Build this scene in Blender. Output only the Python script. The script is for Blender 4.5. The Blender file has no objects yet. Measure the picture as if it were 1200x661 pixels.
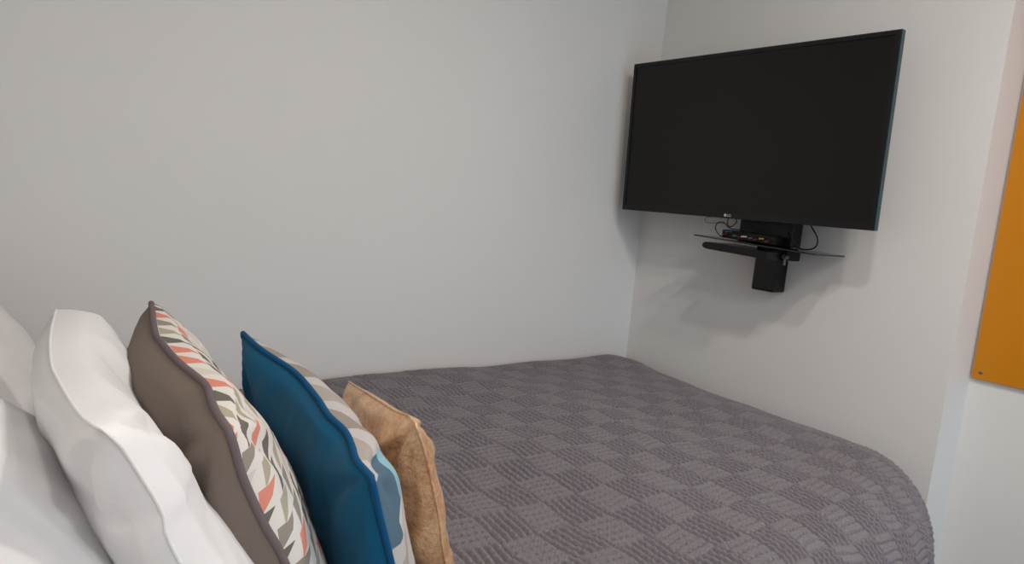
import bpy, bmesh, math, random
import numpy as np
from mathutils import Vector, Matrix, noise

random.seed(7)
SC = bpy.context.scene
COL = SC.collection

# ------------------------------------------------------------------ camera
YAW, PITCH, ROLL, FPX = 0.9155369637748508, 0.11523185804498043, 0.09656166111155103, 770.0
CAM_Z = 1.2


def camera_axes():
    cy, sy, cp, sp = math.cos(YAW), math.sin(YAW), math.cos(PITCH), math.sin(PITCH)
    f = Vector((cy * cp, sy * cp, -sp))
    r = Vector((sy, -cy, 0))
    u = r.cross(f)
    c, s = math.cos(ROLL), math.sin(ROLL)
    return c * r + s * u, -s * r + c * u, f


cam_data = bpy.data.cameras.new('camera')
cam = bpy.data.objects.new('camera', cam_data)
COL.objects.link(cam)
_r, _u, _f = camera_axes()
cam.matrix_world = Matrix(((_r.x, _u.x, -_f.x, 0), (_r.y, _u.y, -_f.y, 0), (_r.z, _u.z, -_f.z, CAM_Z), (0, 0, 0, 1)))
cam_data.sensor_width = 36.0
cam_data.lens = FPX / 1200 * 36.0
cam_data.clip_start = 0.02
SC.camera = cam

# ------------------------------------------------------------------ light and exposure
SC.view_settings.view_transform = 'Standard'
SC.view_settings.look = 'None'
SC.view_settings.gamma = 1.0
SC.view_settings.use_curve_mapping = False
SC.view_settings.exposure = 0.0
SC.cycles.use_denoising = True
SC.cycles.max_bounces = 10
SC.cycles.diffuse_bounces = 6
SC.cycles.sample_clamp_indirect = 6.0

world = bpy.data.worlds.new('world')
SC.world = world
world.use_nodes = True
world.node_tree.nodes['Background'].inputs[0].default_value = (0.62, 0.78, 1.0, 1)
world.node_tree.nodes['Background'].inputs[1].default_value = 1.0

X_WALL, Y_WALL, X_FAR, Y_EDGE = 2.2, 1.973, 2.375, 0.714
X_HEAD, Y_RIGHT, Z_CEIL = -0.55, -1.6, 2.45
WIN = (0.9, 2.2, 0.25, 1.65)      # x0, x1, z0, z1 of the window in the right wall

DAY_POWER, LAMP_POWER = 23.0, (8.5, 12.0, 14.0, 8.0)
day = bpy.data.lights.new('daylight', 'AREA')
day.shape = 'RECTANGLE'
day.size, day.size_y = 1.6, 1.6
day.energy = DAY_POWER
day.color = (0.38, 0.72, 1.0)
day_o = bpy.data.objects.new('daylight', day)
COL.objects.link(day_o)
day_o.location = ((WIN[0] + WIN[1]) / 2, Y_RIGHT - 0.35, (WIN[2] + WIN[3]) / 2)
day_o.rotation_euler = (math.radians(90), 0, 0)

LAMPS = [(0.95, 0.42), (1.15, -0.05), (0.15, -0.75), (0.75, -1.1)]  # last pair are added fill lamps
LAMP_COLOR = (1.0, 0.93, 0.87)


# ------------------------------------------------------------------ node helpers
def new_mat(name):
    m = bpy.data.materials.new(name)
    m.use_nodes = True
    nt = m.node_tree
    return m, nt, nt.nodes['Principled BSDF']


def lin(r, g, b):
    f = lambda c: (c / 255) / 12.92 if c / 255 <= 0.04045 else ((c / 255 + 0.055) / 1.055) ** 2.4
    return (f(r), f(g), f(b), 1)


def nd(nt, kind, **kw):
    n = nt.nodes.new(kind)
    for k, v in kw.items():
        setattr(n, k, v)
    return n


def math_n(nt, op, a, b=None, c=None):
    n = nd(nt, 'ShaderNodeMath', operation=op)
    for i, v in enumerate((a, b, c)):
        if v is None:
            continue
        if isinstance(v, (int, float)):
            n.inputs[i].default_value = v
        else:
            nt.links.new(v, n.inputs[i])
    return n.outputs[0]


def mix_c(nt, fac, a, b):
    n = nd(nt, 'ShaderNodeMix', data_type='RGBA')
    for sock, v in ((n.inputs[0], fac), (n.inputs[6], a), (n.inputs[7], b)):
        if isinstance(v, (int, float, tuple)):
            sock.default_value = v
        else:
            nt.links.new(v, sock)
    return n.outputs[2]


def noise_n(nt, scale, detail=3, rough=0.5, vec=None):
    n = nd(nt, 'ShaderNodeTexNoise')
    n.inputs['Scale'].default_value = scale
    n.inputs['Detail'].default_value = detail
    n.inputs['Roughness'].default_value = rough
    if vec is None:
        tc = nd(nt, 'ShaderNodeTexCoord')
        vec = tc.outputs['Object']
    nt.links.new(vec, n.inputs['Vector'])
    return n.outputs['Fac']


def bump(nt, bsdf, height, strength, dist):
    b = nd(nt, 'ShaderNodeBump')
    b.inputs['Strength'].default_value = strength
    b.inputs['Distance'].default_value = dist
    nt.links.new(height, b.inputs['Height'])
    nt.links.new(b.outputs[0], bsdf.inputs['Normal'])


def plain(name, col, rough=0.5, metal=0.0, spec=0.5, bump_scale=None, bump_s=0.2, bump_d=0.001, vary=0.0):
    m, nt, b = new_mat(name)
    b.inputs['Base Color'].default_value = col
    b.inputs['Roughness'].default_value = rough
    b.inputs['Metallic'].default_value = metal
    b.inputs['Specular IOR Level'].default_value = spec
    if vary:
        dark = tuple(c * (1 - vary) for c in col[:3]) + (1,)
        nt.links.new(mix_c(nt, noise_n(nt, 6, 4), dark, col), b.inputs['Base Color'])
    if bump_scale:
        bump(nt, b, noise_n(nt, bump_scale, 3), bump_s, bump_d)
    return m


M_WALL = plain('white_wall_paint', lin(222, 221, 219), 0.62, spec=0.3, bump_scale=160, bump_s=0.03, bump_d=0.001, vary=0.015)
M_CEIL = plain('ceiling_paint', lin(235, 234, 230), 0.8, bump_scale=120, bump_s=0.05)
M_FLOOR = plain('grey_carpet', lin(120, 116, 112), 0.95, spec=0.1, bump_scale=400, bump_s=0.5, bump_d=0.003, vary=0.25)
M_TRIM = plain('white_trim', lin(228, 228, 226), 0.4)
M_BLACK = plain('black_plastic', lin(9, 9, 9), 0.35, spec=0.25, bump_scale=900, bump_s=0.03)
M_BEZEL = plain('charcoal_bezel', lin(22, 22, 24), 0.35, spec=0.3, bump_scale=900, bump_s=0.03)
M_SCREEN = plain('dark_screen', lin(19, 17, 12), 0.30, spec=0.3, bump_scale=500, bump_s=0.01)
M_TEAL_REFLECTION = plain('painted_teal_reflection', lin(0, 52, 60), 0.15, spec=0.3, bump_scale=20, bump_s=0.01)
M_GLOSSBLACK = plain('gloss_black', lin(5, 5, 6), 0.2, spec=0.3, bump_scale=30, bump_s=0.02)
M_STEEL = plain('dull_steel', lin(120, 118, 112), 0.35, 0.9, bump_scale=300, bump_s=0.05)
M_LOGO = plain('silver_print', lin(190, 190, 190), 0.4, 0.2, bump_scale=300, bump_s=0.01)
M_CABLE = plain('black_rubber', lin(8, 8, 8), 0.5, spec=0.2, bump_scale=700, bump_s=0.05)
M_ORANGE = plain('orange_board', lin(198, 126, 4), 0.42, spec=0.35, bump_scale=600, bump_s=0.06, bump_d=0.0005, vary=0.04)


def fabric(name, col, rough=0.85, weave=900.0, ws=0.25, sheen=0.0, vary=0.08, fold_scale=None):
    m, nt, b = new_mat(name)
    tc = nd(nt, 'ShaderNodeTexCoord')
    dark = tuple(c * (1 - vary) for c in col[:3]) + (1,)
    nt.links.new(mix_c(nt, noise_n(nt, 60, 5), dark, col), b.inputs['Base Color'])
    b.inputs['Roughness'].default_value = rough
    b.inputs['Specular IOR Level'].default_value = 0.2
    b.inputs['Sheen Weight'].default_value = sheen
    h = noise_n(nt, weave, 2)
    if fold_scale:
        h2 = noise_n(nt, fold_scale, 4, 0.55)
        h = math_n(nt, 'ADD', math_n(nt, 'MULTIPLY', h, 0.12), math_n(nt, 'MULTIPLY', h2, 2.2))
    bump(nt, b, h, ws, 0.002)
    return m


M_WHITE = fabric('white_cotton', lin(228, 228, 229), 0.8, 1400, 0.28, 0.0, 0.02, 22)
M_TAUPE = fabric('taupe_fabric', lin(124, 112, 103), 0.8, 1200, 0.15, 0.0, 0.08)
M_TAUPE_CORD = fabric('mauve_grey_cord', lin(112, 102, 104), 0.8, 1500, 0.3, 0.0, 0.1)
M_TEAL = fabric('teal_cotton', lin(0, 86, 122), 0.7, 1200, 0.12, 0.05, 0.10)
M_TEAL_CORD = fabric('teal_cord', lin(8, 78, 122), 0.7, 1500, 0.3, 0.0, 0.1)


def knit_material():
    m, nt, b = new_mat('grey_chunky_knit')
    c1, c2 = lin(94, 87, 94), lin(144, 137, 147)
    nt.links.new(mix_c(nt, noise_n(nt, 240, 4, 0.7), c1, c2), b.inputs['Base Color'])
    b.inputs['Roughness'].default_value = 0.95
    b.inputs['Specular IOR Level'].default_value = 0.1
    b.inputs['Sheen Weight'].default_value = 0.45
    b.inputs['Sheen Roughness'].default_value = 0.45
    bump(nt, b, noise_n(nt, 330, 4, 0.8), 1.0, 0.006)
    return m


def gold_material():
    m, nt, b = new_mat('crushed_copper_foil')
    n1 = noise_n(nt, 26, 6, 0.7)
    n2 = noise_n(nt, 160, 4, 0.7)
    mixv = math_n(nt, 'MULTIPLY_ADD', n2, 0.5, math_n(nt, 'MULTIPLY', n1, 0.7))
    ramp = nd(nt, 'ShaderNodeValToRGB')
    ramp.color_ramp.elements[0].position = 0.40
    ramp.color_ramp.elements[0].color = lin(196, 138, 100)
    ramp.color_ramp.elements[1].position = 0.75
    ramp.color_ramp.elements[1].color = lin(255, 216, 170)  # pale end paints brighter highlights into the foil's patchy tone
    nt.links.new(mixv, ramp.inputs[0])
    nt.links.new(ramp.outputs[0], b.inputs['Base Color'])
    b.inputs['Metallic'].default_value = 0.5
    b.inputs['Roughness'].default_value = 0.30
    bump(nt, b, mixv, 0.6, 0.007)
    return m


def leaf_pattern(name, cw, ch, base, palette, thresholds, weave=900, patch=None, offset=(0, 0)):
    """Rows of curved-sided triangles on a woven ground; UVs are in metres."""
    m, nt, b = new_mat(name)
    uv = nd(nt, 'ShaderNodeUVMap')
    sep = nd(nt, 'ShaderNodeSeparateXYZ')
    nt.links.new(uv.outputs[0], sep.inputs[0])
    U = math_n(nt, 'ADD', math_n(nt, 'DIVIDE', sep.outputs[0], cw), 40 + offset[0])
    V = math_n(nt, 'ADD', math_n(nt, 'DIVIDE', sep.outputs[1], ch), 40 + offset[1])
    row = math_n(nt, 'FLOOR', V)
    U = math_n(nt, 'ADD', U, math_n(nt, 'MULTIPLY', row, 0.5))
    colm = math_n(nt, 'FLOOR', U)
    a = math_n(nt, 'FRACT', U)
    v = math_n(nt, 'FRACT', V)
    comb = nd(nt, 'ShaderNodeCombineXYZ')
    nt.links.new(colm, comb.inputs[0])
    nt.links.new(row, comb.inputs[1])
    wn = nd(nt, 'ShaderNodeTexWhiteNoise', noise_dimensions='2D')
    nt.links.new(comb.outputs[0], wn.inputs['Vector'])
    left = math_n(nt, 'MULTIPLY', v, 0.22)
    right = math_n(nt, 'POWER', v, 0.8)
    inside = math_n(nt, 'MULTIPLY', math_n(nt, 'GREATER_THAN', a, left), math_n(nt, 'LESS_THAN', a, right))
    ramp = nd(nt, 'ShaderNodeValToRGB')
    cr = ramp.color_ramp
    cr.interpolation = 'CONSTANT'
    cr.elements[0].position = 0.0
    cr.elements[0].color = palette[0]
    cr.elements[1].position = thresholds[0]
    cr.elements[1].color = palette[1]
    for p, c in zip(thresholds[1:], palette[2:]):
        e = cr.elements.new(p)
        e.color = c
    nt.links.new(wn.outputs['Value'], ramp.inputs[0])
    col = mix_c(nt, inside, base, ramp.outputs[0])
    if patch:
        col = patch(nt, sep, col)
    fine = noise_n(nt, 700, 2, 0.7)
    col = mix_c(nt, math_n(nt, 'MULTIPLY', fine, 0.22), col, lin(120, 116, 112))
    nt.links.new(col, b.inputs['Base Color'])
    b.inputs['Roughness'].default_value = 0.9
    b.inputs['Specular IOR Level'].default_value = 0.15
    bump(nt, b, noise_n(nt, weave, 2), 0.35, 0.002)
    return m


M_KNIT = knit_material()
M_GOLD = gold_material()
M_TRIANGLE = leaf_pattern('coral_grey_triangle_print', 0.040, 0.027, lin(226, 222, 216),
                          [lin(222, 140, 120), lin(108, 104, 98), lin(176, 168, 148), lin(150, 142, 130), lin(214, 208, 196)],
                          [0.27, 0.48, 0.68, 0.88])


def blue_patch(nt, sep, col):
    u, v = sep.outputs[0], sep.outputs[1]
    # a steel-blue petal and a pale-blue one beside it, woven into the print near the side seam
    du = math_n(nt, 'DIVIDE', math_n(nt, 'SUBTRACT', u, 0.035), 0.075)
    dv = math_n(nt, 'DIVIDE', math_n(nt, 'SUBTRACT', v, 0.245), 0.055)
    r = math_n(nt, 'ADD', math_n(nt, 'POWER', math_n(nt, 'ABSOLUTE', du), 2), math_n(nt, 'POWER', math_n(nt, 'ABSOLUTE', dv), 2))
    col = mix_c(nt, math_n(nt, 'LESS_THAN', r, 1.0), col, lin(78, 108, 128))
    du = math_n(nt, 'DIVIDE', math_n(nt, 'SUBTRACT', u, 0.092), 0.016)
    dv = math_n(nt, 'DIVIDE', math_n(nt, 'SUBTRACT', v, 0.245), 0.045)
    r = math_n(nt, 'ADD', math_n(nt, 'POWER', math_n(nt, 'ABSOLUTE', du), 2), math_n(nt, 'POWER', math_n(nt, 'ABSOLUTE', dv), 2))
    return mix_c(nt, math_n(nt, 'LESS_THAN', r, 1.0), col, lin(140, 186, 202))


M_PETAL = leaf_pattern('grey_petal_print', 0.075, 0.055, lin(190, 187, 186),
                       [lin(150, 141, 132), lin(168, 160, 152), lin(205, 203, 203), lin(140, 132, 125)],
                       [0.4, 0.65, 0.8], 700, blue_patch)

m, nt, b = new_mat('window_glass')
out = nt.nodes['Material Output']
tr = nd(nt, 'ShaderNodeBsdfTransparent')
gl = nd(nt, 'ShaderNodeBsdfGlossy')
gl.inputs['Roughness'].default_value = 0.02
fr = nd(nt, 'ShaderNodeFresnel')
mx = nd(nt, 'ShaderNodeMixShader')
nt.links.new(fr.outputs[0], mx.inputs[0])
nt.links.new(tr.outputs[0], mx.inputs[1])
nt.links.new(gl.outputs[0], mx.inputs[2])
nt.links.new(mx.outputs[0], out.inputs[0])
M_GLASS = m
m, nt, b = new_mat('smoked_glass')
b.inputs['Base Color'].default_value = lin(30, 32, 32)
b.inputs['Roughness'].default_value = 0.06
b.inputs['Alpha'].default_value = 0.85
M_SMOKED = m
m, nt, b = new_mat('lamp_glow')
b.inputs['Emission Color'].default_value = LAMP_COLOR + (1,)
b.inputs['Emission Strength'].default_value = 6.0
M_GLOW = m


# ------------------------------------------------------------------ mesh helpers
def link_obj(name, mesh, mat=None, parent=None, smooth=False):
    o = bpy.data.objects.new(name, mesh)
    COL.objects.link(o)
    if mat is not None:
        mesh.materials.append(mat)
    if parent is not None:
        o.parent = parent
    if smooth:
        mesh.polygons.foreach_set('use_smooth', [True] * len(mesh.polygons))
    return o


def from_bm(name, bm, mat=None, parent=None, smooth=False):
    me = bpy.data.meshes.new(name)
    bmesh.ops.recalc_face_normals(bm, faces=bm.faces)
    bm.to_mesh(me)
    bm.free()
    return link_obj(name, me, mat, parent, smooth)


def add_box(bm, lo, hi, bev=0.0, seg=2):
    x0, y0, z0 = lo
    x1, y1, z1 = hi
    r = bmesh.ops.create_cube(bm, size=1.0)
    vs = r['verts']
    for v in vs:
        v.co = Vector(((x0 + x1) / 2 + v.co.x * (x1 - x0), (y0 + y1) / 2 + v.co.y * (y1 - y0), (z0 + z1) / 2 + v.co.z * (z1 - z0)))
    if bev:
        es = list({e for v in vs for e in v.link_edges})
        bmesh.ops.bevel(bm, geom=es, offset=bev, segments=seg, affect='EDGES', profile=0.5)


def box(name, lo, hi, mat, parent=None, bev=0.0, seg=2):
    bm = bmesh.new()
    add_box(bm, lo, hi, bev, seg)
    return from_bm(name, bm, mat, parent)


def add_tube(bm, pts, rad, seg=8, closed=False):
    pts = [Vector(p) for p in pts]
    n = len(pts)
    t0 = (pts[1] - pts[0]).normalized()
    ref = Vector((0, 0, 1)) if abs(t0.z) < 0.9 else Vector((1, 0, 0))
    nrm = t0.cross(ref).normalized()
    rings = []
    for i in range(n):
        a = pts[i - 1] if (i > 0 or closed) else pts[i]
        c = pts[(i + 1) % n] if (i < n - 1 or closed) else pts[i]
        t = (c - a).normalized()
        nrm = (nrm - t * nrm.dot(t)).normalized()
        bi = t.cross(nrm)
        rings.append([bm.verts.new(pts[i] + (nrm * math.cos(2 * math.pi * k / seg) + bi * math.sin(2 * math.pi * k / seg)) * rad) for k in range(seg)])
    for i in range(n if closed else n - 1):
        A, B = rings[i], rings[(i + 1) % n]
        for k in range(seg):
            bm.faces.new((A[k], A[(k + 1) % seg], B[(k + 1) % seg], B[k]))
    if not closed:
        bm.faces.new(rings[0])
        bm.faces.new(rings[-1])


def tube(name, pts, rad, mat, parent=None, closed=False, seg=8):
    bm = bmesh.new()
    add_tube(bm, pts, rad, seg, closed)
    return from_bm(name, bm, mat, parent, True)


def spline(pts, n):
    """Catmull-Rom through the points, resampled evenly to n points."""
    P = [np.array(p, float) for p in pts]
    P = [2 * P[0] - P[1]] + P + [2 * P[-1] - P[-2]]
    out = []
    for i in range(1, len(P) - 2):
        for k in range(12):
            t = k / 12
            out.append(0.5 * (2 * P[i] + (P[i + 1] - P[i - 1]) * t + (2 * P[i - 1] - 5 * P[i] + 4 * P[i + 1] - P[i + 2]) * t * t
                              + (3 * P[i] - P[i - 1] - 3 * P[i + 1] + P[i + 2]) * t ** 3))
    out.append(P[-2])
    A = np.array(out)
    d = np.concatenate([[0], np.cumsum(np.linalg.norm(np.diff(A, axis=0), axis=1))])
    q = np.linspace(0, d[-1], n)
    return np.stack([np.interp(q, d, A[:, k]) for k in range(3)], 1)


def grid_mesh(name, P, mat, parent=None, uv=None, flip=False):
    """P: (nu, nv, 3) array -> one smooth grid mesh."""
    nu, nv, _ = P.shape
    me = bpy.data.meshes.new(name)
    nf = (nu - 1) * (nv - 1)
    idx = np.arange(nu * nv).reshape(nu, nv)
    q = np.stack([idx[:-1, :-1], idx[1:, :-1], idx[1:, 1:], idx[:-1, 1:]], -1).reshape(-1, 4)
    if flip:
        q = q[:, ::-1]
    me.vertices.add(nu * nv)
    me.vertices.foreach_set('co', P.reshape(-1).astype(np.float32))
    me.loops.add(nf * 4)
    me.loops.foreach_set('vertex_index', q.reshape(-1).astype(np.int32))
    me.polygons.add(nf)
    me.polygons.foreach_set('loop_start', np.arange(0, nf * 4, 4, dtype=np.int32))
    me.polygons.foreach_set('use_smooth', np.ones(nf, dtype=bool))
    if uv is not None:
        l = me.uv_layers.new(name='UVMap')
        l.data.foreach_set('uv', uv.reshape(-1, 2)[q.reshape(-1)].reshape(-1).astype(np.float32))
    me.update()
    me.validate()
    return link_obj(name, me, mat, parent)


def tag(o, label, cat, group=None):
    o['label'] = label
    o['category'] = cat
    if group:
        o['group'] = group
    return o


def thing(name, label, cat, loc=(0, 0, 0), group=None):
    o = bpy.data.objects.new(name, None)
    COL.objects.link(o)
    o.location = loc
    o.empty_display_size = 0.05
    return tag(o, label, cat, group)


def structure(o):
    o['kind'] = 'structure'
    return o


def keep_world(o, parent):
    """Parent to an unrotated Empty without moving the mesh."""
    o.parent = parent
    o.location = Vector(o.location) - Vector(parent.location)
    return o


# ------------------------------------------------------------------ the room
structure(box('floor', (X_HEAD - 0.1, Y_RIGHT - 0.1, -0.1), (X_FAR + 0.1, Y_WALL + 0.1, 0), M_FLOOR))
structure(box('ceiling', (X_HEAD - 0.1, Y_RIGHT - 0.1, Z_CEIL), (X_FAR + 0.1, Y_WALL + 0.1, Z_CEIL + 0.1), M_CEIL))
structure(box('wall_left', (X_HEAD - 0.1, Y_WALL, 0), (X_WALL + 0.3, Y_WALL + 0.1, Z_CEIL), M_WALL))
structure(box('wall_front', (X_WALL, Y_EDGE, 0), (X_FAR + 0.1, Y_WALL, Z_CEIL), M_WALL))
structure(box('wall_far', (X_FAR, Y_RIGHT, 0), (X_FAR + 0.1, Y_EDGE, Z_CEIL), M_WALL))
structure(box('wall_head', (X_HEAD - 0.1, Y_RIGHT, 0), (X_HEAD, Y_WALL, Z_CEIL), M_WALL))
bm = bmesh.new()
add_box(bm, (X_HEAD, Y_RIGHT - 0.1, 0), (WIN[0], Y_RIGHT, Z_CEIL))
add_box(bm, (WIN[1], Y_RIGHT - 0.1, 0), (X_FAR, Y_RIGHT, Z_CEIL))
add_box(bm, (WIN[0], Y_RIGHT - 0.1, 0), (WIN[1], Y_RIGHT, WIN[2]))
add_box(bm, (WIN[0], Y_RIGHT - 0.1, WIN[3]), (WIN[1], Y_RIGHT, Z_CEIL))
structure(from_bm('wall_right', bm, M_WALL))
bm = bmesh.new()
for lo, hi in (((WIN[0], WIN[2]), (WIN[0] + 0.06, WIN[3])), ((WIN[1] - 0.06, WIN[2]), (WIN[1], WIN[3])),
               ((WIN[0], WIN[2]), (WIN[1], WIN[2] + 0.06)), ((WIN[0], WIN[3] - 0.06), (WIN[1], WIN[3])),
               (((WIN[0] + WIN[1]) / 2 - 0.03, WIN[2]), ((WIN[0] + WIN[1]) / 2 + 0.03, WIN[3]))):
    add_box(bm, (lo[0], Y_RIGHT - 0.08, lo[1]), (hi[0], Y_RIGHT - 0.02, hi[1]))
w = structure(from_bm('window_1', bm, M_TRIM))
box('pane', (WIN[0] + 0.05, Y_RIGHT - 0.055, WIN[2] + 0.05), (WIN[1] - 0.05, Y_RIGHT - 0.049, WIN[3] - 0.05), M_GLASS, w)

# orange board on the far wall
t = thing('wall_board', 'plain mustard orange board screwed to the white wall right of the corner', 'board', (X_FAR, 0.2, 0.81))
bm = bmesh.new()
add_box(bm, (-0.014, -0.95, 0), (0, 0.507, 1.25), 0.001, 1)
from_bm('panel', bm, M_ORANGE, t)
for py, pz in ((0.485, 0.022), (0.485, 1.22), (-0.92, 0.022), (-0.92, 1.22)):
    bm = bmesh.new()
    bmesh.ops.create_uvsphere(bm, u_segments=16, v_segments=8, radius=0.0055)
    for v in bm.verts:
        v.co.x *= 0.45
        v.co += Vector((-0.014, py, pz))
    from_bm('screw', bm, M_STEEL, t, True)

# ceiling downlights; the last pair is unseen, added to fill the room with light
for i, (lx, ly) in enumerate(LAMPS):
    t = thing('ceiling_downlight', ('round recessed ceiling downlight above the middle of the bed', 'round recessed ceiling downlight beside the bed', 'added fill downlight behind the camera at the head end', 'added fill downlight nearest the window')[i],
              'ceiling light', (lx, ly, Z_CEIL))
    bm = bmesh.new()
    pr = [(0.055, 0.0), (0.075, -0.001), (0.078, -0.005), (0.07, -0.009), (0.057, -0.008)]
    rings = [[bm.verts.new((r * math.cos(k * math.pi / 16), r * math.sin(k * math.pi / 16), z)) for k in range(32)] for r, z in pr]
    for A, B in zip(rings, rings[1:] + rings[:1]):
        for k in range(32):
            bm.faces.new((A[k], A[(k + 1) % 32], B[(k + 1) % 32], B[k]))
    from_bm('trim_ring', bm, M_TRIM, t, True)
    bm = bmesh.new()
    bmesh.ops.create_circle(bm, cap_ends=True, segments=32, radius=0.055)
    for v in bm.verts:
        v.co.z = -0.003
    from_bm('diffuser', bm, M_GLOW, t)
    ld = bpy.data.lights.new('downlight_beam', 'AREA')
    ld.shape = 'DISK'
    ld.size = 0.13
    ld.energy = LAMP_POWER[i]
    ld.color = LAMP_COLOR
    lo = bpy.data.objects.new('downlight_beam', ld)
    COL.objects.link(lo)
    lo.location = (lx, ly, Z_CEIL - 0.012)

# ------------------------------------------------------------------ bed and bedspread
X_BED0, X_BED1 = -0.48, 2.15
Z_BED = 0.6


def edge_y(x):
    return 0.557 - 0.12 * np.clip(1.9 - x, 0, 1.6) + 0.17 * np.clip((x - 1.72) / 0.43, 0, 1) ** 2


def edge_r(x):
    return 0.20 - 0.05 * np.clip(1.9 - x, 0, 1.6)


def waves(x, a):
    w = 0.0045 * np.sin(7.3 * x + 2.1 * a + 0.6) * np.sin(3.1 * a + 1.7 * x) + 0.003 * np.sin(15.1 * x - 4.2 * a + 2.0)
    w += 0.0022 * np.sin(23 * a + 5 * x) * np.sin(9 * x + 1.0)
    return w


def spread_surface(x, a):
    """x along the bed, a = distance across it measured from the wall over the near edge."""
    ye, r = edge_y(x), edge_r(x)
    y_top = 1.958
    flat = y_top - (ye + r)
    arc = r * math.pi / 2
    th = np.clip((a - flat) / r, 0, math.pi / 2)
    y = np.where(a < flat, y_top - a, np.where(a < flat + arc, ye + r - r * np.sin(th), ye - 0.01 * (a - flat - arc)))
    z = np.where(a < flat, Z_BED, np.where(a < flat + arc, Z_BED - r * (1 - np.cos(th)), Z_BED - r - (a - flat - arc)))
    # gentle crown: a little lower towards the near side and at the foot
    z = z - 0.006 * np.clip((a - 0.7) / 0.7, 0, 1) ** 2
    # foot end rolls over
    x0 = 1.93 + 0.10 * np.clip(1 - a / 0.5, 0, 1)
    rf = X_BED1 + 0.03 - x0
    d = np.clip((x - x0) / rf, 0, 1)
    fade = np.clip((z - 0.30) / 0.25, 0, 1)
    z = z - fade * rf * 0.62 * (1 - np.sqrt(np.clip(1 - d * d, 0, 1)))
    # wall side sinks a touch right at the wall
    z = z - 0.012 * np.clip(1 - a / 0.05, 0, 1) ** 2 + 0.008 * np.exp(-((a - 0.12) / 0.1) ** 2) * np.sin(6 * x + 1.1)
    flatness = np.clip(1 - (a - flat) / arc, 0, 1)
    z = z + waves(x, a) * (0.35 + 0.65 * flatness)
    y = y + 0.012 * np.sin(5.5 * x) * np.clip((a - flat - arc) / 0.5, 0, 1)
    return np.stack([x + 0 * a, y, np.maximum(z, 0.05)], -1)


CX, CY = 0.088, 0.099


def knit_height(x, a):
    wx = x + 0.006 * np.sin(11 * a + 3 * x) + 0.0035 * np.sin(29 * a + 9 * x) + 0.0012 * np.sin(83 * a + 31 * x)
    wa = a + 0.007 * np.sin(9 * x + 2 * a) + 0.0035 * np.sin(25 * x + 5 * a) + 0.0012 * np.sin(77 * x + 40 * a)
    i, j = np.floor(wx / CX), np.floor(wa / CY)
    fx, fy = wx / CX - i, wa / CY - j
    par = np.mod(i + j, 2)
    jit = np.sin(i * 12.9898 + j * 78.233) * 0.5
    # ribbed cells: rope-like cords running across the bed
    n = 5
    k = np.floor(fx * n)
    r = np.abs(np.sin(math.pi * fx * n))
    ph = 2 * math.pi * wa / 0.0165 + 6.28 * np.mod(np.sin((k + 5 * i) * 91.7 + j * 17.3) * 437.5, 1.0)
    chain = 0.5 + 0.5 * np.sin(ph + 1.1 * np.sin(wa * 160 + k))
    hA = 0.0125 * r ** 0.8 * (0.76 + 0.24 * chain) - 0.0045
    end = np.clip(np.minimum(fy, 1 - fy) / 0.07, 0, 1)
    hA = hA * (0.65 + 0.35 * end)
    # flatter cells: low cords running along the bed, dashed grooves between them
    m = 5
    q = np.abs(np.sin(math.pi * fy * m))
    dash = 0.55 + 0.45 * np.sin(2 * math.pi * wx / 0.016 + np.floor(fy * m + 0.5) * 2.1)
    groove = np.exp(-(q / 0.36) ** 2) * (0.35 + 0.65 * dash)
    loop = 0.0016 * np.sin(2 * math.pi * wx / 0.0085) * np.sin(2 * math.pi * wa / 0.0085)
    hB = 0.0054 - 0.0085 * groove + loop + 0.0012 * jit
    hB = hB - 0.0045 * np.exp(-(np.minimum(fx, 1 - fx) / 0.035) ** 2)
    fuzz = (0.0005 * np.sin(760 * x + 3 * np.sin(410 * a)) * np.sin(690 * a + 2.5 * np.sin(350 * x))
            + 0.0005 * np.sin(223 * x + 4 * np.sin(97 * a)) * np.sin(251 * a + 3 * np.sin(131 * x)))
    return np.where(par < 0.5, hA, hB) + fuzz


def build_bedspread():
    xs = np.concatenate([np.arange(X_BED0, 0.30, 0.012), np.arange(0.30, X_BED1 + 0.0022, 0.0022)])
    as_ = np.concatenate([np.arange(0, 1.78, 0.0022), np.arange(1.78, 2.02, 0.012)])
    Xg, Ag = np.meshgrid(xs, as_, indexing='ij')
    P = spread_surface(Xg, Ag)
    dx = np.gradient(P, axis=0)
    da = np.gradient(P, axis=1)
    N = np.cross(da, dx)
    N /= np.linalg.norm(N, axis=-1, keepdims=True) + 1e-12
    N *= np.where(N[..., 2:3] < -0.2, -1, 1)
    P = P + N * knit_height(Xg, Ag)[..., None]
    # foot end hangs down between the mattress and the wall
    last = P[-1].copy()
    rows = [last]
    for d in (0.03, 0.10, 0.2, 0.3):
        rr = last.copy()
        rr[:, 2] = np.maximum(last[:, 2] - d, 0.05)
        rr[:, 0] += 0.006
        rows.append(rr)
    P = np.concatenate([P] + [r[None] for r in rows[1:]], 0)
    return grid_mesh('bedspread', P, M_KNIT, None, flip=True)


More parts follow.
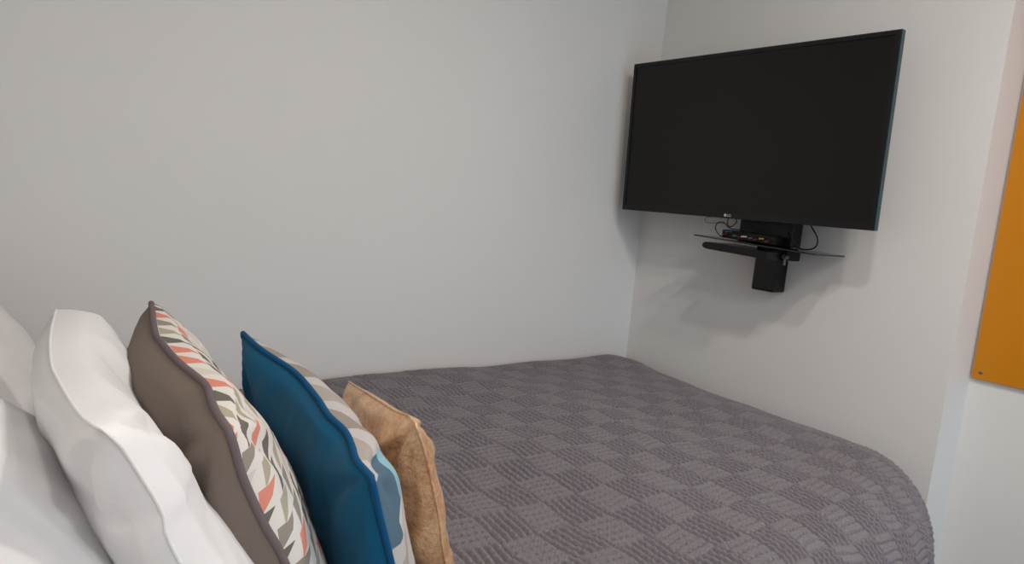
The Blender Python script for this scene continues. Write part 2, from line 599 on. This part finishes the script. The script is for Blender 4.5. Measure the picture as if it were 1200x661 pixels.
spread = tag(build_bedspread(), 'grey mauve basket-weave knitted bedspread covering the bed', 'bedspread')
POMS = [(1.294, 1.425), (1.735, 1.488)]
M_POM = plain('maroon_wool', lin(48, 18, 26), 0.95, spec=0.1, bump_scale=300, bump_s=0.8, bump_d=0.004, vary=0.4)
M_MATT = plain('white_ticking', lin(226, 224, 220), 0.9, bump_scale=500, bump_s=0.1)
for px, pa in POMS:
    bm = bmesh.new()
    bmesh.ops.create_icosphere(bm, subdivisions=3, radius=0.011)
    for v in bm.verts:
        v.co *= 1 + 0.18 * noise.noise(v.co * 400)
        v.co += Vector(spread_surface(np.array(px), np.array(pa)))
    o = from_bm('pompom', bm, M_POM, spread, True)
    o['label'] = 'dark maroon pompom'
t = thing('bed', 'bed standing along the left wall under the grey knitted bedspread', 'bed', (0.83, 1.25, 0))
bm = bmesh.new()
add_box(bm, (-1.28, -0.50, 0.30), (1.16, 0.68, 0.555), 0.06, 4)
from_bm('mattress', bm, M_MATT, t)
bm = bmesh.new()
add_box(bm, (-1.28, -0.48, 0.06), (1.16, 0.68, 0.298), 0.01, 2)
from_bm('divan_base', bm, M_TAUPE, t)
for fx in (-1.2, 1.08):
    for fy in (-0.42, 0.6):
        bm = bmesh.new()
        bmesh.ops.create_cone(bm, cap_ends=True, segments=20, radius1=0.022, radius2=0.028, depth=0.062)
        for v in bm.verts:
            v.co += Vector((fx, fy, 0.031))
        from_bm('foot', bm, M_BLACK, t)


# ------------------------------------------------------------------ pillows and cushions
def wrinkle(P, Nrm, amp, sc, seed, aniso=(1, 1)):
    nu, nv, _ = P.shape
    out = np.zeros((nu, nv))
    for i in range(nu):
        for j in range(nv):
            p = P[i, j]
            v = Vector((p[0] * sc, p[1] * sc * aniso[0], p[2] * sc * aniso[1])) + Vector((seed, seed * 2.3, 0))
            out[i, j] = noise.fractal(v, 0.9, 2.1, 3)
    return out * amp


def cushion_panels(top, near, T_front, T_back, p=0.45, n=72, far_pinch=0.02, foot=0.0, amp=0.004, seed=1.0, sc=9.0,
                   aniso=(1, 1), ear=0.012, far_drop=None, back_low=0.0, front_mod=None):
    """top: seam from near to far top corner; near: side seam from the near top corner down. Returns front/back grids and the seam loop."""
    top = np.array(top, float)
    near = np.array(near, float)
    Tn, Tf, Bn = top[0], top[-1], near[-1]
    side = Bn - Tn
    side_f = side * ((Tf[2] - Bn[2]) / (Tn[2] - Bn[2])) if far_drop is None else np.array(far_drop)
    Bf = Tf + side_f
    Ct = spline(top, n)
    Cn = spline(np.concatenate([top[:1], near]), n)[::-1]          # bottom -> top
    tt = np.linspace(0, 1, n)[:, None]
    inward = (Tn - Tf) / np.linalg.norm(Tn - Tf)
    Cf = Bf + (Tf - Bf) * tt + inward * far_pinch * (4 * tt * (1 - tt)) ** 0.6
    Cb = Bn + (Bf - Bn) * tt + np.array([0, 0, 1.0]) * 0.006 * (4 * tt * (1 - tt))
    S, Tq = np.meshgrid(np.linspace(0, 1, n), np.linspace(0, 1, n), indexing='ij')
    S3, T3 = S[..., None], Tq[..., None]
    P = ((1 - T3) * Cb[:, None] + T3 * Ct[:, None] + (1 - S3) * Cn[None] + S3 * Cf[None]
         - ((1 - S3) * (1 - T3) * Bn + S3 * (1 - T3) * Bf + (1 - S3) * T3 * Tn + S3 * T3 * Tf))
    U = (Tf - Tn) / np.linalg.norm(Tf - Tn)
    V = -side / np.linalg.norm(side)
    N = np.cross(V, U)
    N /= np.linalg.norm(N)
    if N[0] < 0:
        N = -N
    w = (4 * S * (1 - S)) ** p * (4 * Tq * (1 - Tq)) ** p
    w = w * (1 + 0.05 * (1 - Tq))
    edge = np.clip(np.minimum(np.minimum(S, 1 - S), np.minimum(Tq, 1 - Tq)) / 0.06, 0, 1)
    W, H = np.linalg.norm(Tf - Tn), np.linalg.norm(side)
    res = []
    for sgn, T, sd in ((1, T_front, seed), (-1, T_back, seed + 5.1)):
        Q = P + sgn * N * (T * w * ((1 if front_mod is None else front_mod(S, Tq)) if sgn > 0 else 1 - back_low * (1 - Tq)))[..., None]
        h = wrinkle(Q, N, amp, sc, sd, aniso)
        # soft folds gathering into the corners
        for (cs, ct, kf) in ((0, 1, 9.0), (1, 1, 8.0), (0, 0, 7.0), (1, 0, 8.0)):
            du, dv = (S - cs) * W, (Tq - ct) * H
            rr = np.sqrt(du ** 2 + dv ** 2) + 1e-6
            ang = np.arctan2(np.abs(dv), np.abs(du))
            h = h + 1.1 * amp * np.exp(-((rr - 0.06) / 0.07) ** 2) * np.sin(ang * kf + sd)
        Q = Q + sgn * N * (h * edge)[..., None]
        res.append(Q)
    Q = res[0]
    du = np.linalg.norm(np.diff(Q, axis=0), axis=-1)
    dv = np.linalg.norm(np.diff(Q, axis=1), axis=-1)
    mid = n // 2
    cu = np.concatenate([[0], np.cumsum(du[:, mid])])
    cv = np.concatenate([[0], np.cumsum(dv[mid])])
    cv = cv - cv[mid] + H / 2
    UV = np.stack([cu[:, None] + 0 * S, cv[None, :] + 0 * S], -1)
    loop = np.concatenate([Ct[:-1], Cf[::-1][:-1], Cb[::-1][:-1], Cn[:-1]], 0)
    return res[0], res[1], UV, loop


def recentre(o, loc):
    o.data.transform(Matrix.Translation(-Vector(loc)))


def cushion(name, label, top, near, front_m, back_m, cord_m, T_front, T_back, cord=0.0042, names=('front_cover', 'back_cover', 'piping'), **kw):
    F, B, UV, loop = cushion_panels(top, near, T_front, T_back, **kw)
    base = [float(F[..., 0].mean()), float(F[..., 1].mean()), float(min(F[..., 2].min(), B[..., 2].min()))]
    t = thing(name, label, 'cushion' if 'cushion' in name else 'pillow', base)
    a = grid_mesh(names[0], F, front_m, t, UV)
    c = grid_mesh(names[1], B, back_m, t, UV, flip=True)
    parts = [a, c]
    if cord:
        parts.append(tube(names[2], loop[::2], cord, cord_m, t, True))
    for o in parts:
        recentre(o, base)
    return t


TEAL_TOP = [[0.3083, 0.615, 0.8973], [0.3067, 0.6501, 0.9024], [0.3152, 0.6849, 0.9074], [0.3201, 0.7174, 0.9122], [0.316, 0.7596, 0.9183], [0.3196, 0.8085, 0.9254], [0.318, 0.8957, 0.9381], [0.2966, 0.9864, 0.9513], [0.2884, 1.06, 0.962]]
TEAL_NEAR = [[0.3168, 0.6183, 0.872], [0.3269, 0.6217, 0.8417], [0.347, 0.625, 0.7821], [0.4032, 0.6395, 0.615]]
GREY_TOP = [[0.1659, 0.64, 0.962], [0.1648, 0.6793, 0.965], [0.1673, 0.7165, 0.9678], [0.1711, 0.7624, 0.9712], [0.1589, 0.8392, 0.977], [0.1533, 0.9191, 0.983], [0.1524, 0.9654, 0.9865], [0.1711, 1.13, 0.9989]]
GREY_NEAR = [[0.1729, 0.6425, 0.943], [0.184, 0.645, 0.9069], [0.2083, 0.6475, 0.8508], [0.2338, 0.65, 0.7996], [0.311, 0.6614, 0.615]]
WHITE_TOP = [(0.0539, 0.56, 1.0032), (0.0464, 0.5914, 1.0013), (0.0413, 0.6449, 0.9979), (0.0358, 0.7488, 0.9915), (0.0338, 0.8387, 0.9858),
             (0.0384, 0.9809, 0.987), (0.0520, 1.16, 0.9850)]
WHITE_NEAR = [(0.0667, 0.5625, 0.989), (0.0792, 0.565, 0.9652), (0.099, 0.5675, 0.9242), (0.1152, 0.57, 0.8731), (0.2369, 0.5898, 0.615)]
GOLD_TOP = [[0.4097, 0.705, 0.9133], [0.4259, 0.755, 0.9066], [0.4254, 0.7884, 0.9021], [0.443, 0.8892, 0.8885], [0.473, 1.06, 0.8655]]
GOLD_NEAR = [[0.4278, 0.7062, 0.8726], [0.4447, 0.7075, 0.8224], [0.461, 0.7087, 0.7705], [0.4736, 0.71, 0.7176], [0.507, 0.7126, 0.615]]

cushion('throw_cushion', 'taupe cushion with coral and grey triangle print front, nearest the white pillows', GREY_TOP, GREY_NEAR,
        M_TRIANGLE, M_TAUPE, M_TAUPE_CORD, 0.058, 0.080, p=0.35, seed=2.0, amp=0.0045, aniso=(1.6, 0.7))
cushion('throw_cushion', 'teal blue cushion with grey petal print front, between the taupe and copper cushions', TEAL_TOP, TEAL_NEAR,
        M_PETAL, M_TEAL, M_TEAL_CORD, 0.060, 0.055, p=0.42, seed=7.0, amp=0.0045, aniso=(1.6, 0.7))
cushion('throw_cushion', 'small shiny copper gold cushion at the front of the row on the bedspread', GOLD_TOP, GOLD_NEAR,
        M_GOLD, M_GOLD, M_GOLD, 0.026, 0.058, cord=0.0018, names=('front_cover', 'back_cover', 'seam'), seed=12.0, amp=0.0055, sc=17, p=0.42, aniso=(0.8, 1.6))

white_names = ('front_face', 'back_face', 'edge_seam')
cushion('pillow', 'white cotton pillow leaning behind the taupe cushion, in front of the other white pillows', WHITE_TOP, WHITE_NEAR,
        M_WHITE, M_WHITE, M_WHITE, 0.076, 0.060, cord=0.0016, names=white_names, seed=24.0, amp=0.006, sc=9, p=0.36, back_low=0.42,
        front_mod=lambda S, T: 1 + 0.35 * np.clip((S - 0.55) / 0.35, 0, 1) * np.clip((T - 0.5) / 0.4, 0, 1) - 0.42 * np.exp(-((S - 0.38) / 0.28) ** 2 - ((T - 0.78) / 0.26) ** 2))


def shifted(pts, dx, dy, dz, kz=1.0):
    return [(x + dx, y + dy, 0.6 + (z - 0.6) * kz + dz) for x, y, z in pts]


cushion('pillow', 'white cotton pillow nearest the camera at the back of the row, at the lower left', [(-0.21, 0.47, 0.975), (-0.225, 0.65, 0.98), (-0.225, 0.90, 0.98), (-0.21, 1.08, 0.975)], [(-0.15, 0.48, 0.915), (-0.065, 0.49, 0.835), (0.03, 0.50, 0.74), (0.12, 0.52, 0.625)],
        M_WHITE, M_WHITE, M_WHITE, 0.125, 0.060, cord=0.0016, names=white_names, seed=33.0, amp=0.007, sc=7, p=0.5)
cushion('pillow', 'white cotton pillow against the wall at the back of the row, at the upper left', shifted(WHITE_TOP, -0.15, 0.64, 0.002, 0.91), shifted(WHITE_NEAR, -0.15, 0.64, 0.002, 0.91),
        M_WHITE, M_WHITE, M_WHITE, 0.070, 0.070, cord=0.0022, names=white_names, seed=44.0, amp=0.007, sc=7, p=0.5)

# ------------------------------------------------------------------ television
TV_W, TV_H = 0.98266, 0.57466
sw, ti = 0.04399804713853253, 0.045940736924408726
R_ = Vector((math.sin(sw), -math.cos(sw), 0))
FW = Vector((-math.cos(sw), -math.sin(sw), 0))
UP = Vector((0, 0, 1)) * math.cos(ti) + FW * math.sin(ti)
FN = R_.cross(UP).normalized()
TV_C = Vector((2.0, 1.40884509, 1.5154026967))
tv = thing('television', 'large flat black television on a wall bracket above the foot of the bed', 'television')
tv.matrix_world = Matrix(((R_.x, UP.x, FN.x, TV_C.x), (R_.y, UP.y, FN.y, TV_C.y), (R_.z, UP.z, FN.z, TV_C.z), (0, 0, 0, 1)))
w2, h2 = TV_W / 2, TV_H / 2
BEZ, BEZB = 0.013, 0.021
bm = bmesh.new()
outer = [(-w2, -h2), (w2, -h2), (w2, h2), (-w2, h2)]
inner = [(-w2 + BEZ, -h2 + BEZB), (w2 - BEZ, -h2 + BEZB), (w2 - BEZ, h2 - BEZ), (-w2 + BEZ, h2 - BEZ)]
rings = []
for pts, z in ((outer, -0.020), (outer, -0.0015), ([(x * 0.9985, y * 0.9975) for x, y in outer], 0.0), (inner, 0.0), (inner, -0.006)):
    rings.append([bm.verts.new((x, y, z)) for x, y in pts])
for A, B in zip(rings, rings[1:]):
    for k in range(4):
        bm.faces.new((A[k], A[(k + 1) % 4], B[(k + 1) % 4], B[k]))
from_bm('bezel', bm, M_BEZEL, tv)
box('screen', (-w2 + BEZ - 0.002, -h2 + BEZB - 0.002, -0.010), (w2 - BEZ + 0.002, h2 - BEZ + 0.002, -0.003), M_SCREEN, tv)
bm = bmesh.new()
rings = [[bm.verts.new((x * s, y * s2, z)) for x, y in outer] for s, s2, z in ((0.998, 0.998, -0.012), (0.998, 0.998, -0.026), (0.97, 0.95, -0.036), (0.7, 0.66, -0.050), (0.68, 0.64, -0.054))]
for A, B in zip(rings, rings[1:]):
    for k in range(4):
        bm.faces.new((A[k], A[(k + 1) % 4], B[(k + 1) % 4], B[k]))
bm.faces.new(rings[0])
bm.faces.new(rings[-1])
from_bm('back_shell', bm, M_BLACK, tv)
# thin strip on the top and right edges, a reflection painted in teal
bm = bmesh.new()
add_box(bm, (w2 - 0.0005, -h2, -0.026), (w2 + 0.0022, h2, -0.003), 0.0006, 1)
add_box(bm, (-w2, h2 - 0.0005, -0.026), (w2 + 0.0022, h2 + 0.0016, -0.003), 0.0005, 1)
rim = from_bm('edge_reflection', bm, M_TEAL_REFLECTION, tv)
rim['label'] = 'dark teal edge strip painted as a reflection'
# maker's mark on the lower bezel
def ring_disc(bm, cx, cy, r, z):
    vs = [bm.verts.new((cx + r * math.cos(k * math.pi / 12), cy + r * math.sin(k * math.pi / 12), z)) for k in range(24)]
    top = [bm.verts.new((v.co.x, v.co.y, z + 0.0006)) for v in vs]
    bm.faces.new(top)
    for k in range(24):
        bm.faces.new((vs[k], vs[(k + 1) % 24], top[(k + 1) % 24], top[k]))
bm = bmesh.new()
ring_disc(bm, -0.0105, -h2 + 0.0105, 0.0052, 0.0)
cu = bpy.data.curves.new('logo', 'FONT')
cu.body = 'LG'
cu.size = 0.0135
cu.extrude = 0.0003
tmp = bpy.data.objects.new('logo', cu)
COL.objects.link(tmp)
bpy.context.view_layer.update()
me = bpy.data.meshes.new_from_object(tmp.evaluated_get(bpy.context.evaluated_depsgraph_get()))
me.transform(Matrix.Translation((-0.0035, -h2 + 0.0057, 0.0004)))
bm.from_mesh(me)
bpy.data.objects.remove(tmp)
bpy.data.meshes.remove(me)
lg = from_bm('logo', bm, M_LOGO, tv)
lg['label'] = 'small silver round emblem and letters'

# ------------------------------------------------------------------ bracket, shelf, box, cables
BR = (2.2, 1.31, 0.985)
mt = thing('television_bracket', 'black wall bracket post with a thin smoked glass shelf under the television', 'wall bracket', BR)


def bpart(name, lo, hi, mat, bev=0.002, rot=None):
    bm = bmesh.new()
    add_box(bm, lo, hi, bev, 2)
    if rot is not None:
        piv = Vector(((lo[0] + hi[0]) / 2, (lo[1] + hi[1]) / 2, (lo[2] + hi[2]) / 2))
        bmesh.ops.rotate(bm, verts=bm.verts, cent=piv, matrix=rot)
    for v in bm.verts:
        v.co -= Vector(BR)
    return from_bm(name, bm, mat, mt)


TILT = Matrix.Rotation(math.radians(2.3), 3, 'X')
bpart('wall_post', (2.125, 1.262, 0.985), (2.198, 1.352, 1.50), M_GLOSSBLACK, 0.006)
bpart('neck', (2.078, 1.195, 1.150), (2.14, 1.40, 1.60), M_BLACK, 0.004)
bpart('mounting_plate', (2.0715, 1.20, 1.42), (2.080, 1.62, 1.61), M_BLACK, 0.002)
bpart('glass_shelf', (1.985, 1.058, 1.146), (2.175, 1.522, 1.151), M_SMOKED, 0.001, TILT)
bm = bmesh.new()
# rounded tray slung under the shelf
prof = []
for k in range(9):
    a = math.pi / 2 + math.pi * k / 8
    prof.append((1.437 - 0.03 * math.cos(a) * -1 * 0 + 0.022 * -math.cos(a), 1.122 + 0.0125 * math.sin(a)))
prof += [(1.20, 1.1095), (1.20, 1.1345)]
for lo_hi in (0,):
    A = [bm.verts.new((1.955, y, z)) for y, z in prof]
    B = [bm.verts.new((2.12, y, z)) for y, z in prof]
    bm.faces.new(A)
    bm.faces.new(B)
    for k in range(len(prof)):
        bm.faces.new((A[k], A[(k + 1) % len(prof)], B[(k + 1) % len(prof)], B[k]))
bmesh.ops.rotate(bm, verts=bm.verts, cent=Vector((2.0, 1.30, 1.122)), matrix=TILT)
for v in bm.verts:
    v.co -= Vector(BR)
from_bm('tray', bm, M_GLOSSBLACK, mt)
bpart('clamp', (2.05, 1.185, 1.105), (2.13, 1.262, 1.139), M_BLACK, 0.003)
bm = bmesh.new()
bmesh.ops.create_cone(bm, cap_ends=True, segments=16, radius1=0.008, radius2=0.008, depth=0.02, matrix=Matrix.Rotation(math.pi / 2, 4, 'Y'))
add_box(bm, (-0.004, -0.003, -0.028), (0.004, 0.003, 0.0), 0.001, 1)
for v in bm.verts:
    v.co += Vector((2.045, 1.19, 1.118)) - Vector(BR)
from_bm('clamp_screw', bm, M_STEEL, mt)

mb = thing('media_box', 'small black set-top box with coloured plugs on the glass shelf', 'set-top box', (2.05, 1.325, 1.155))
bm = bmesh.new()
add_box(bm, (-0.03, -0.105, 0.001), (0.07, 0.105, 0.030), 0.003, 2)
bmesh.ops.rotate(bm, verts=bm.verts, cent=Vector((0, 0, 0)), matrix=TILT)
from_bm('case', bm, M_BLACK, mb)
M_PLUGS = {k: plain('plug_' + k, c, 0.4, bump_scale=200, bump_s=0.02) for k, c in
           {'red': lin(110, 30, 28), 'blue': lin(30, 72, 104), 'white': lin(180, 178, 170), 'yellow': lin(150, 134, 62), 'grey': lin(92, 92, 92)}.items()}
for name, yy, zz, L in (('red', 0.085, 0.012, 0.020), ('blue', 0.066, 0.024, 0.034), ('grey', 0.046, 0.012, 0.018), ('red', 0.026, 0.010, 0.016),
                        ('white', 0.006, 0.014, 0.026), ('grey', -0.016, 0.012, 0.016), ('red', -0.036, 0.010, 0.016), ('yellow', -0.060, 0.016, 0.022), ('red', -0.08, 0.01, 0.014)):
    bm = bmesh.new()
    bmesh.ops.create_cone(bm, cap_ends=True, segments=12, radius1=0.0034, radius2=0.0028, depth=L, matrix=Matrix.Rotation(-math.pi / 2, 4, 'Y'))
    for v in bm.verts:
        v.co += Vector((-0.03 - L / 2, yy, zz + 0.001))
    bmesh.ops.rotate(bm, verts=bm.verts, cent=Vector((0, 0, 0)), matrix=TILT)
    o = from_bm('plug', bm, M_PLUGS[name], mb)
    o['label'] = name + ' plug'


def cable(label, pts, rad):
    P = spline(pts, 60)
    base = P[-1]
    o = tube('cable', [Vector(p) - Vector(base) for p in P], rad, M_CABLE)
    o.location = base
    tag(o, label, 'cable')


cable('thin black cable looping down left of the bracket neck onto the set-top box', [(2.06, 1.30, 1.196), (2.01, 1.3603, 1.1925), (2.01, 1.3921, 1.1952), (2.01, 1.4205, 1.2126), (2.01, 1.446, 1.209),
      (2.01, 1.4504, 1.1864), (2.01, 1.4256, 1.1640), (2.02, 1.41, 1.170)], 0.0018)
cable('short black cable hanging in a small loop under the television edge', [(2.035, 1.37, 1.26), (2.02, 1.3763, 1.2314), (2.02, 1.3769, 1.215), (2.02, 1.3997, 1.1995), (2.02, 1.4109, 1.2096), (2.02, 1.4107, 1.2289), (2.035, 1.41, 1.26)], 0.0018)
cable('black cable hanging in a wide loop right of the bracket neck', [(2.05, 1.125, 1.25), (2.05, 1.1195, 1.2271), (2.05, 1.0933, 1.1921), (2.05, 1.094, 1.1631), (2.05, 1.1207, 1.1505), (2.05, 1.1534, 1.1547),
      (2.05, 1.1828, 1.186), (2.06, 1.2, 1.20)], 0.0024)
cable('black cable dropping over the right end of the glass shelf', [(2.06, 1.20, 1.195), (2.05, 1.1789, 1.1787), (2.05, 1.1589, 1.1551), (2.05, 1.150, 1.1415)], 0.0024)
cable('hair-thin black wire tucked under the left of the television', [(2.035, 1.4508, 1.25), (2.03, 1.4508, 1.2322), (2.03, 1.5069, 1.2265), (2.03, 1.5088, 1.2081), (2.03, 1.4471, 1.209), (2.03, 1.4179, 1.2096)], 0.0008)
